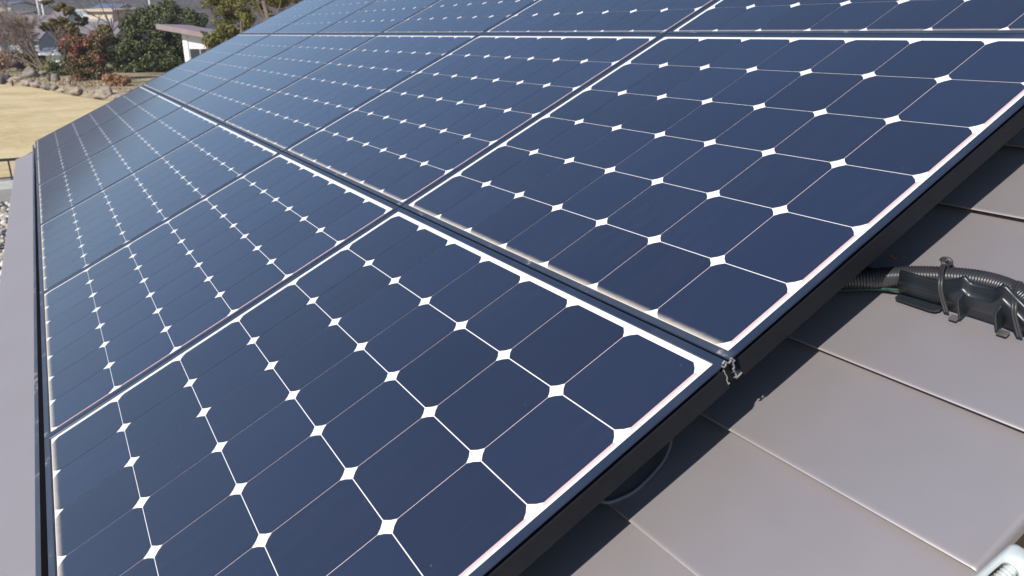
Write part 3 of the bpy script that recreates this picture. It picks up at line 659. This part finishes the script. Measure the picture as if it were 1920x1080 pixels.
# small shrubs
def shrub(name, x, t, w_, h_, mat, n, lab, cat='shrub', yoff=0.0, rs=None):
    s_ = SC(t); e_ = tree(name, x, t, lab, cat, GT)
    c_ = sub_clumps((0, 0, h_ * s_ * 0.5), (w_ * s_ * .5, w_ * s_ * .45, h_ * s_ * .5), 12, (rs or h_ * .28) * s_, int(x), .85, -.8)
    cloud_obj('crown', c_, n * 2, 1.6 * s_, mat, e_)
    m_ = MB(); rn = random.Random(int(x))
    for k in range(5): m_.tube([(rn.gauss(0, .05), rn.gauss(0, .05), -0.1), (rn.gauss(0, .2) * w_ * s_, rn.gauss(0, .1), h_ * s_ * .7)], [.04, .012], 5)
    m_.build('stems', M_BARK, e_); return e_
shrub('dry_shrub', 213, 47.5, 24, 26, M_LORNG, 1400, 'left of two dry orange brown rounded shrubs before the evergreen dome')
shrub('dry_shrub', 233, 47.0, 24, 24, M_LORNG, 1400, 'right of two dry orange brown rounded shrubs, next to the panels')
shrub('yellow_shrub', 70, 62.0, 34, 26, M_LYEL, 1300, 'low yellow green shrub behind the biggest boulder')
shrub('mauve_shrub', 40, 66.0, 40, 22, M_LGREY, 1500, 'low dormant mauve grey shrub in front of the grey house')
shrub('green_shrub', 98, 60.0, 30, 34, M_LYEL, 1100, 'loose olive shrub at the foot of the layered tree')
shrub('hedge_shrub', 62, 70.0, 70, 30, M_LOLIVE, 2200, 'dark olive hedge in front of the grey house wall')
shrub('hedge_shrub', 112, 58.0, 30, 30, M_LDARK, 1600, 'dark green shrub between the boulder and the photinia bush')
shrub('hedge_shrub', 20, 71.0, 50, 34, M_LGREY, 1800, 'tall dormant hedge before the left end of the grey house')
shrub('white_flowers', 332, 53.0, 22, 20, M_WHITE, 400, 'small bush of white blossom at the foot of the shed post', 'flowers')
shrub('orange_thicket', 2, 64.0, 26, 44, M_LORNG, 900, 'orange brown winter thicket at the left edge of the photo')
# dry grass tufts and litter over the bed
tc_ = []
for k in range(420):
    x = random.uniform(0, 330); dpt = random.uniform(0.2, 16) ** 1.0
    q = base(x, max(41.0, 56 - x * 0.058) + dpt); tc_.append(((q.x, q.y, GZ + .28 + random.uniform(0, .14)), (random.uniform(.15, .6), random.uniform(.15, .6), random.uniform(.05, .2)), 1))
M_STRAW = m_leaf('straw and litter', [(0.2, (0.16, 0.11, 0.06)), (0.5, (0.34, 0.26, 0.16)), (0.8, (0.48, 0.39, 0.27))], .6)
V, F = leaf_cloud(tc_, 14000, .07, aspect=.3, shell=.1); tag(obj('dry_grass', V.tolist(), F.tolist(), M_STRAW), 'dry straw grass and litter over the garden bed', 'grass', kind='stuff')
# bare trees
def bare(x, t, dirs, L, r, depth, lab, seed, spread=.5, mat=M_TWIG, n=(2, 3), minr=.012):
    e_ = tree('bare_tree', x, t, lab, 'tree', GT); rnd_ = random.Random(seed)
    m_ = MB(); m2 = MB()
    for d, l in dirs:
        d = Vector(d).normalized(); q = [Vector((0, 0, -.2)), Vector((d.x * .3, 0, .4)), Vector((d.x * .3, 0, .4)) + d * l * .4]
        m_.tube(q, [r * 1.2, r, r * .8], 6)
        branches(m2, q[-1], d, l, r * .75, depth, rnd_, spread, n, 0.0, minr)
    m_.build('trunk', M_BARK, e_, True); m2.build('branches', mat, e_); return e_
bare(92, 60.5, [((-.55, 0, .9), 2.6), ((-.8, .2, .75), 2.4), ((-.35, -.2, 1), 2.2), ((-.95, 0, .6), 2.2), ((-.65, .3, .9), 2.6), ((-.45, .1, .9), 2.8), ((.15, .1, 1), 1.6)], 2, .065, 4, 'bare maple with fine twigs leaning left in front of the grey house', 3, .38)
bare(222, 74, [((-.6, 0, .9), 3.2), ((-.2, .1, 1), 3.2), ((.3, 0, 1), 3.0), ((-.9, .1, .6), 3.0), ((.05, .1, 1), 3.4)], 3, .12, 3, 'tall bare tree with dark spreading limbs behind the evergreen dome', 8, .42, M_BARK)
bare(18, 68, [((-.1, 0, 1), 2.2), ((.3, 0, 1), 2.2), ((-.4, .1, 1), 2.2), ((.05, .2, 1), 2.4), ((.5, .3, 1), 2.2), ((-.2, .3, 1), 2.6)], 2, .06, 5, 'bare brown thicket tree at the left edge of the photo', 12, .5, simple('brown twigs', (0.20, 0.13, 0.085), .9), (2, 3))
bare(48, 92, [((-.1, 0, 1), 3), ((.3, 0, 1), 3), ((-.4, .1, 1), 3)], 3, .09, 3, 'bare tree behind the roof of the grey house', 15, .5)
# bronze conifer on the right
T, X0 = 46.0, 455; s = SC(T)
e = tree('bronze_conifer', X0, T, 'bronze green bushy tree rising behind the upper panels', 'tree', GT)
cl_ = []
for k, (cx, cy, rx, ry) in enumerate(((415, 10, 28, 24), (450, -10, 40, 34), (430, 48, 40, 28), (480, 25, 36, 30), (410, 75, 22, 16), (450, 70, 40, 24), (500, -5, 28, 24), (520, 0, 16, 10))):
    cl_ += sub_clumps(rel(X0, T, cx, cy, (k % 3 - 1) * .5), (rx * s, 26 * s, ry * s), 26, 9 * s, k + 200, .85, -.8)
cloud_obj('crown', cl_, 30000, 2.3 * s, M_LPINE, e, aspect=.35)
m = MB(); m.tube([(0, 0, -.2), (.1, .6, 2), (.1, .8, 4.0)], [.2, .14, .06], 8); m.build('trunk', M_BARK, e, True)
T, X0 = 44.0, 540; s = SC(T)
e = tree('bronze_conifer', X0, T, 'sparse dark tree with bare boughs at the top right of the bronze tree', 'tree', GT)
cl_ = []
for k, (cx, cy, rx, ry) in enumerate(((535, -15, 26, 18), (555, -5, 14, 10), (515, -20, 16, 14))):
    cl_ += sub_clumps(rel(X0, T, cx, cy), (rx * s, 20 * s, ry * s), 9, 6 * s, k + 230, .85, -.8)
cloud_obj('crown', cl_, 2200, 2.2 * s, M_LOLIVE, e, aspect=.35)
m = MB(); rnd = random.Random(4); m.tube([(0, 0, -.2), (-.5, 0, 3), (-.9, 0, 5.0)], [.2, .16, .1], 7); m.build('trunk', M_BARK, e, True)
m = MB(); branches(m, Vector((-.6, 0, 3.6)), Vector((-.5, 0, .8)).normalized(), 1.6, .07, 2, rnd, .6); branches(m, Vector((-.6, 0, 3.4)), Vector((.6, 0, .8)).normalized(), 1.6, .07, 2, rnd, .6); m.build('boughs', M_BARK, e)
T, X0 = 52.0, 388; s = SC(T)
e = tree('small_pine', X0, T, 'small cloud pruned pine in front of the shed wall', 'tree', GT)
cl_ = []
for cx, cy, rx, ry in ((382, 64, 5, 6), (388, 76, 8, 5), (400, 84, 10, 6), (395, 70, 5, 4)): cl_ += sub_clumps(rel(X0, T, cx, cy), (rx * s, 6 * s, ry * s), 4, 3.4 * s, int(cx), .8, -1)
cloud_obj('crown', cl_, 1300, 1.5 * s, M_LDARK, e)
m = MB(); m.tube([rel(X0, T, 396, 130), rel(X0, T, 394, 100), rel(X0, T, 384, 66)], [1.6 * s, 1.2 * s, .6 * s], 6); m.build('trunk', M_BARK, e, True)

# ------------------------------------------------------------------ shed and houses
M_SHEDW = simple('white boarded wall', (0.74, 0.74, 0.75), 0.7, 0, 0.04)
M_SHEDR = simple('mauve brown roof sheet', (0.24, 0.18, 0.19), 0.6, 0, 0.12, 2)
M_DARKIN = simple('painted recess shade', (0.02, 0.022, 0.03), 0.8)  # near-black colour standing in for the shade inside recesses
t_ = NT('window glass'); t_.set(Base_Color=(0.03, 0.035, 0.045), Roughness=0.08); M_GLASS = t_.m
M_TRIM = simple('grey window frame', (0.30, 0.29, 0.29), 0.6)
T = 55.0; p = PX(342, 62, T); O = Vector((p.x, p.y, GZ)); s = SC(T)
e = empty('shed', O, BROT, 'white shed with a sloping mauve brown roof and dark windows beside the evergreen dome', 'shed')
Hz = p.z - GZ
sl_ = -0.19; Wd = 6.0; Dp = 4.5
def shz(x): return Hz + sl_ * x * 0.92
m = MB(); m.add([(0, 0, 0), (Wd, 0, 0), (Wd, 0, shz(Wd)), (0, 0, shz(0)), (0, Dp, 0), (Wd, Dp, 0), (Wd, Dp, shz(Wd)), (0, Dp, shz(0))], [(0,1,2,3),(5,4,7,6),(1,5,6,2),(4,0,3,7),(3,2,6,7)])
m.build('wall', M_SHEDW, e)
m = MB(); m.box((-.05, -.06, 0), (.30, .0, shz(0) - .02)); m.build('corner_post', M_SHEDW, e)
RT = 9 * s
m = MB(); x0, x1 = -40 * s, Wd + .5
m.add([(x0, -.7, shz(x0)), (x1, -.7, shz(x1)), (x1, -.7, shz(x1) + RT), (x0, -.7, shz(x0) + RT), (x0, Dp + .5, shz(x0)), (x1, Dp + .5, shz(x1)), (x1, Dp + .5, shz(x1) + RT), (x0, Dp + .5, shz(x0) + RT)], [(0,1,2,3),(5,4,7,6),(1,5,6,2),(4,0,3,7),(3,2,6,7),(1,0,4,5)])
m.build('roof', M_SHEDR, e)
for k in range(3):
    wx0 = .42 + k * .78; z1 = Hz - 1.12; z0 = Hz - 1.95
    m = MB(); m.box((wx0 - .04, -.05, z0 - .10), (wx0 + .74, -.003, z1 + .04)); fr_ = m.build('window', M_TRIM, e)
    m = MB(); m.box((wx0, -.06, z0), (wx0 + .68, -.052, z1)); m.build('pane', M_GLASS, fr_)
m = MB(); m.box((-16 * s, 1.6, 0), (-.012, Dp - .1, shz(0) - .05)); m.build('recess_shade_box', M_DARKIN, e)  # dark box put in for the shade beside the post, under the roof overhang
m = MB(); m.box((.32, -.04, Hz - 2.75), (2.6, -.003, Hz - 2.15)); m.build('lower_opening', M_DARKIN, e)

def house_block(name, x, t, w_, eave_y, ridge_y, dep, wallc, roofc, lab, cat='house', rot=0.0, over=.5, windows=(), hip=0.0):
    s_ = SC(t); b = base(x, t); e_ = empty(name, b, (0, 0, BROT[2] + rot), lab, cat)
    he = PX(x, eave_y, t).z - GZ; hr = PX(x, ridge_y, t).z - GZ; W = w_ * s_ / 2
    m_ = MB(); m_.add([(-W, 0, 0), (W, 0, 0), (W, 0, he), (-W, 0, he), (-W, dep, 0), (W, dep, 0), (W, dep, he), (-W, dep, he), (-W, dep/2, hr - .1), (W, dep/2, hr - .1)], [(0,1,2,3),(5,4,7,6),(1,5,6,9,2),(4,0,3,8,7)])
    m_.build('wall', wallc, e_)
    sp_ = (hr - he) / (dep / 2); lo = he - over * sp_; th_ = .16; m_ = MB(); hx = hip * W
    for sgn, y0 in ((1, -over), (-1, dep + over)):
        A_ = [(-W - over, y0, lo), (W + over, y0, lo), (W + over - hx, dep/2, hr), (-W - over + hx, dep/2, hr)]
        m_.add(A_ + [(a, b_, c + th_) for a, b_, c in A_], [(0,1,2,3),(4,7,6,5),(0,4,5,1),(1,5,6,2),(3,7,4,0)])
    recalc(m_.build('roof', roofc, e_))
    for (wx, wz, ww, wh, mt) in windows:
        m_ = MB(); m_.box((wx - ww/2, -.06, wz - wh/2), (wx + ww/2, -.003, wz + wh/2)); f__ = m_.build('window', M_TRIM, e_)
        m_ = MB(); m_.box((wx - ww/2 + .07, -.07, wz - wh/2 + .07), (wx + ww/2 - .07, -.062, wz + wh/2 - .07)); m_.build('pane', mt, f__)
    return e_
M_HW1 = simple('pale blue grey wall', (0.27, 0.285, 0.31), .8, 0, .08); M_HR1 = simple('grey lilac roof', (0.16, 0.14, 0.155), .7, 0, .15, 1.5)
M_CREAM = simple('cream wall', (0.50, 0.42, 0.34), .8, 0, .08); M_GRNR = simple('pale green roof', (0.34, 0.41, 0.385), .6, 0, .1, 1)
M_WHW = simple('white wall', (0.52, 0.52, 0.52), .8, 0, .06); M_BLUR = simple('blue tiled roof', (0.09, 0.125, 0.20), .6, 0, .15, 1); M_TAN = simple('tan wall', (0.5, 0.38, 0.28), .8, 0, .08)
house_block('neighbour_house', 28, 86, 104, 72, 30, 9, M_HW1, M_HR1, 'low house with grey lilac roof and blue grey walls behind the bare maple', windows=((-.6, 1.3, 1.0, 2.2, M_DARKIN), (1.9, 1.3, 1.5, 2.2, M_GLASS), (-2.3, 1.5, 1.2, 1.2, M_GLASS)))
house_block('neighbour_house', 150, 92, 120, 78, 42, 9, M_HW1, M_HR1, 'house with a grey lilac roof seen between the olive tree and the evergreen dome', windows=((-1.5, 1.5, 1.6, 1.4, M_GLASS), (1.5, 1.5, 1.6, 1.4, M_GLASS)))
house_block('neighbour_house', 128, 125, 74, 44, 18, 10, M_WHW, M_GRNR, 'white two storey house with a pale green roof behind the olive tree', rot=-.35, windows=((-1.5, 4.5, 1.6, 1.2, M_GLASS), (1.5, 4.5, 1.6, 1.2, M_GLASS)))
house_block('neighbour_house', 200, 118, 46, 22, 17, 9, M_CREAM, M_TAN, 'cream building with a blue grey band behind the bare tree', windows=((0, 5.2, 4.4, .9, M_HW1),))
house_block('neighbour_house', 210, 205, 46, 17, 8, 9, M_TAN, M_BLUR, 'distant house with a blue roof above the cream building')
house_block('neighbour_house', 16, 150, 40, 10, 4, 9, M_WHW, M_BLUR, 'distant white house at the top left corner of the photo', windows=((-1, 6.5, 1.0, 1.2, M_GLASS), (1.2, 6.5, 1.0, 1.2, M_GLASS)))
house_block('neighbour_house', 26, 118, 46, 28, 22, 8, M_WHW, M_HR1, 'low white building just above the grey lilac roof at the left')
house_block('neighbour_house', 118, 100, 22, 40, 22, 5, M_WHW, M_HR1, 'small white gable glimpsed through the boughs of the olive tree')
house_block('neighbour_house', 258, 190, 14, 22, 15, 6, M_WHW, M_HR1, 'tiny distant white house just left of the evergreen dome top')
house_block('garden_shed', 104, 70, 26, 100, 92, 2.5, simple('mint white sheet', (.66, .70, .66), .7), M_WHW, 'mint white garden shed hidden behind the olive shrub', 'shed')
for x, t, hy, lab in ((90, 110, -14, 'left of two pale poles behind the olive tree'), (98, 112, -10, 'right of two pale poles behind the olive tree'), (295, 120, -20, 'pale pole rising above the evergreen dome')):
    b = base(x, t); m = MB(); H = PX(x, hy, t).z - GZ; m.tube([(0, 0, 0), (0, 0, H)], [.2, .14], 8); m.box((-.6, -.06, H - 1.0), (.6, .06, H - .85))
    tag(m.build('utility_pole', simple('concrete pole', (.5, .5, .5), .8), None, False, b, BROT), lab, 'pole', 'utility poles')
# ------------------------------------------------------------------ wooded hills beyond
t_ = NT('bare winter woodland'); v = t_.coord(); n1 = t_.noise(v, 0.05, 6, .7); n2 = t_.noise(v, .35, 5, .8); n3 = t_.noise(v, .012, 3)
c = t_.ramp(n2, [(.3, (.050, .046, .052)), (.5, (.10, .085, .088)), (.72, (.19, .15, .14))]); c = t_.mix(t_.maprange(n1, .52, .62), c, (.045, .06, .062)); c = t_.mix(t_.maprange(n3, .5, .7), c, (.12, .09, .085))
t_.set(Base_Color=c, Roughness=.95); t_.bump(n2, 1.0, 3.0)
rows = []; 
for i in range(16):
    rr_ = 230 + i * 22; row = []
    for k in range(121):
        a = math.radians(95 + 170 * k / 120); x = math.cos(a) * rr_; y = math.sin(a) * rr_
        h = 74 * (1 - math.cos(min(1, i / 13) * math.pi)) / 2 * (0.8 + 0.5 * mnoise.noise(Vector((x * .006, y * .006, 0)))) + (4 * mnoise.noise(Vector((x * .05, y * .05, 1))) + 3 * mnoise.noise(Vector((x * .14, y * .14, 2))) if i > 0 else -1)
        row.append((x, y, GZ - .2 + h))
    rows.append(row)
m = MB(); m.loft(rows); g = recalc(m.build('hills', t_.m, None, True)); tag(g, 'wooded winter hillside beyond the houses', 'hill', kind='structure')
# ------------------------------------------------------------------ thin winter haze
m = MB(); m.box((-760, -620, GZ - 1.2), (60, 620, GZ + 115)); hm = bpy.data.materials.new('haze'); hm.use_nodes = True
nt = hm.node_tree; nt.nodes.clear(); pv = nt.nodes.new('ShaderNodeVolumePrincipled'); mo = nt.nodes.new('ShaderNodeOutputMaterial')
pv.inputs['Color'].default_value = (0.80, 0.86, 1.0, 1); pv.inputs['Density'].default_value = 0.0004; pv.inputs['Anisotropy'].default_value = 0.2
nt.links.new(pv.outputs[0], mo.inputs['Volume'])
tag(m.build('haze', hm), 'thin bluish winter haze over the far houses and hills', 'haze', kind='stuff')
bpy.context.view_layer.update()
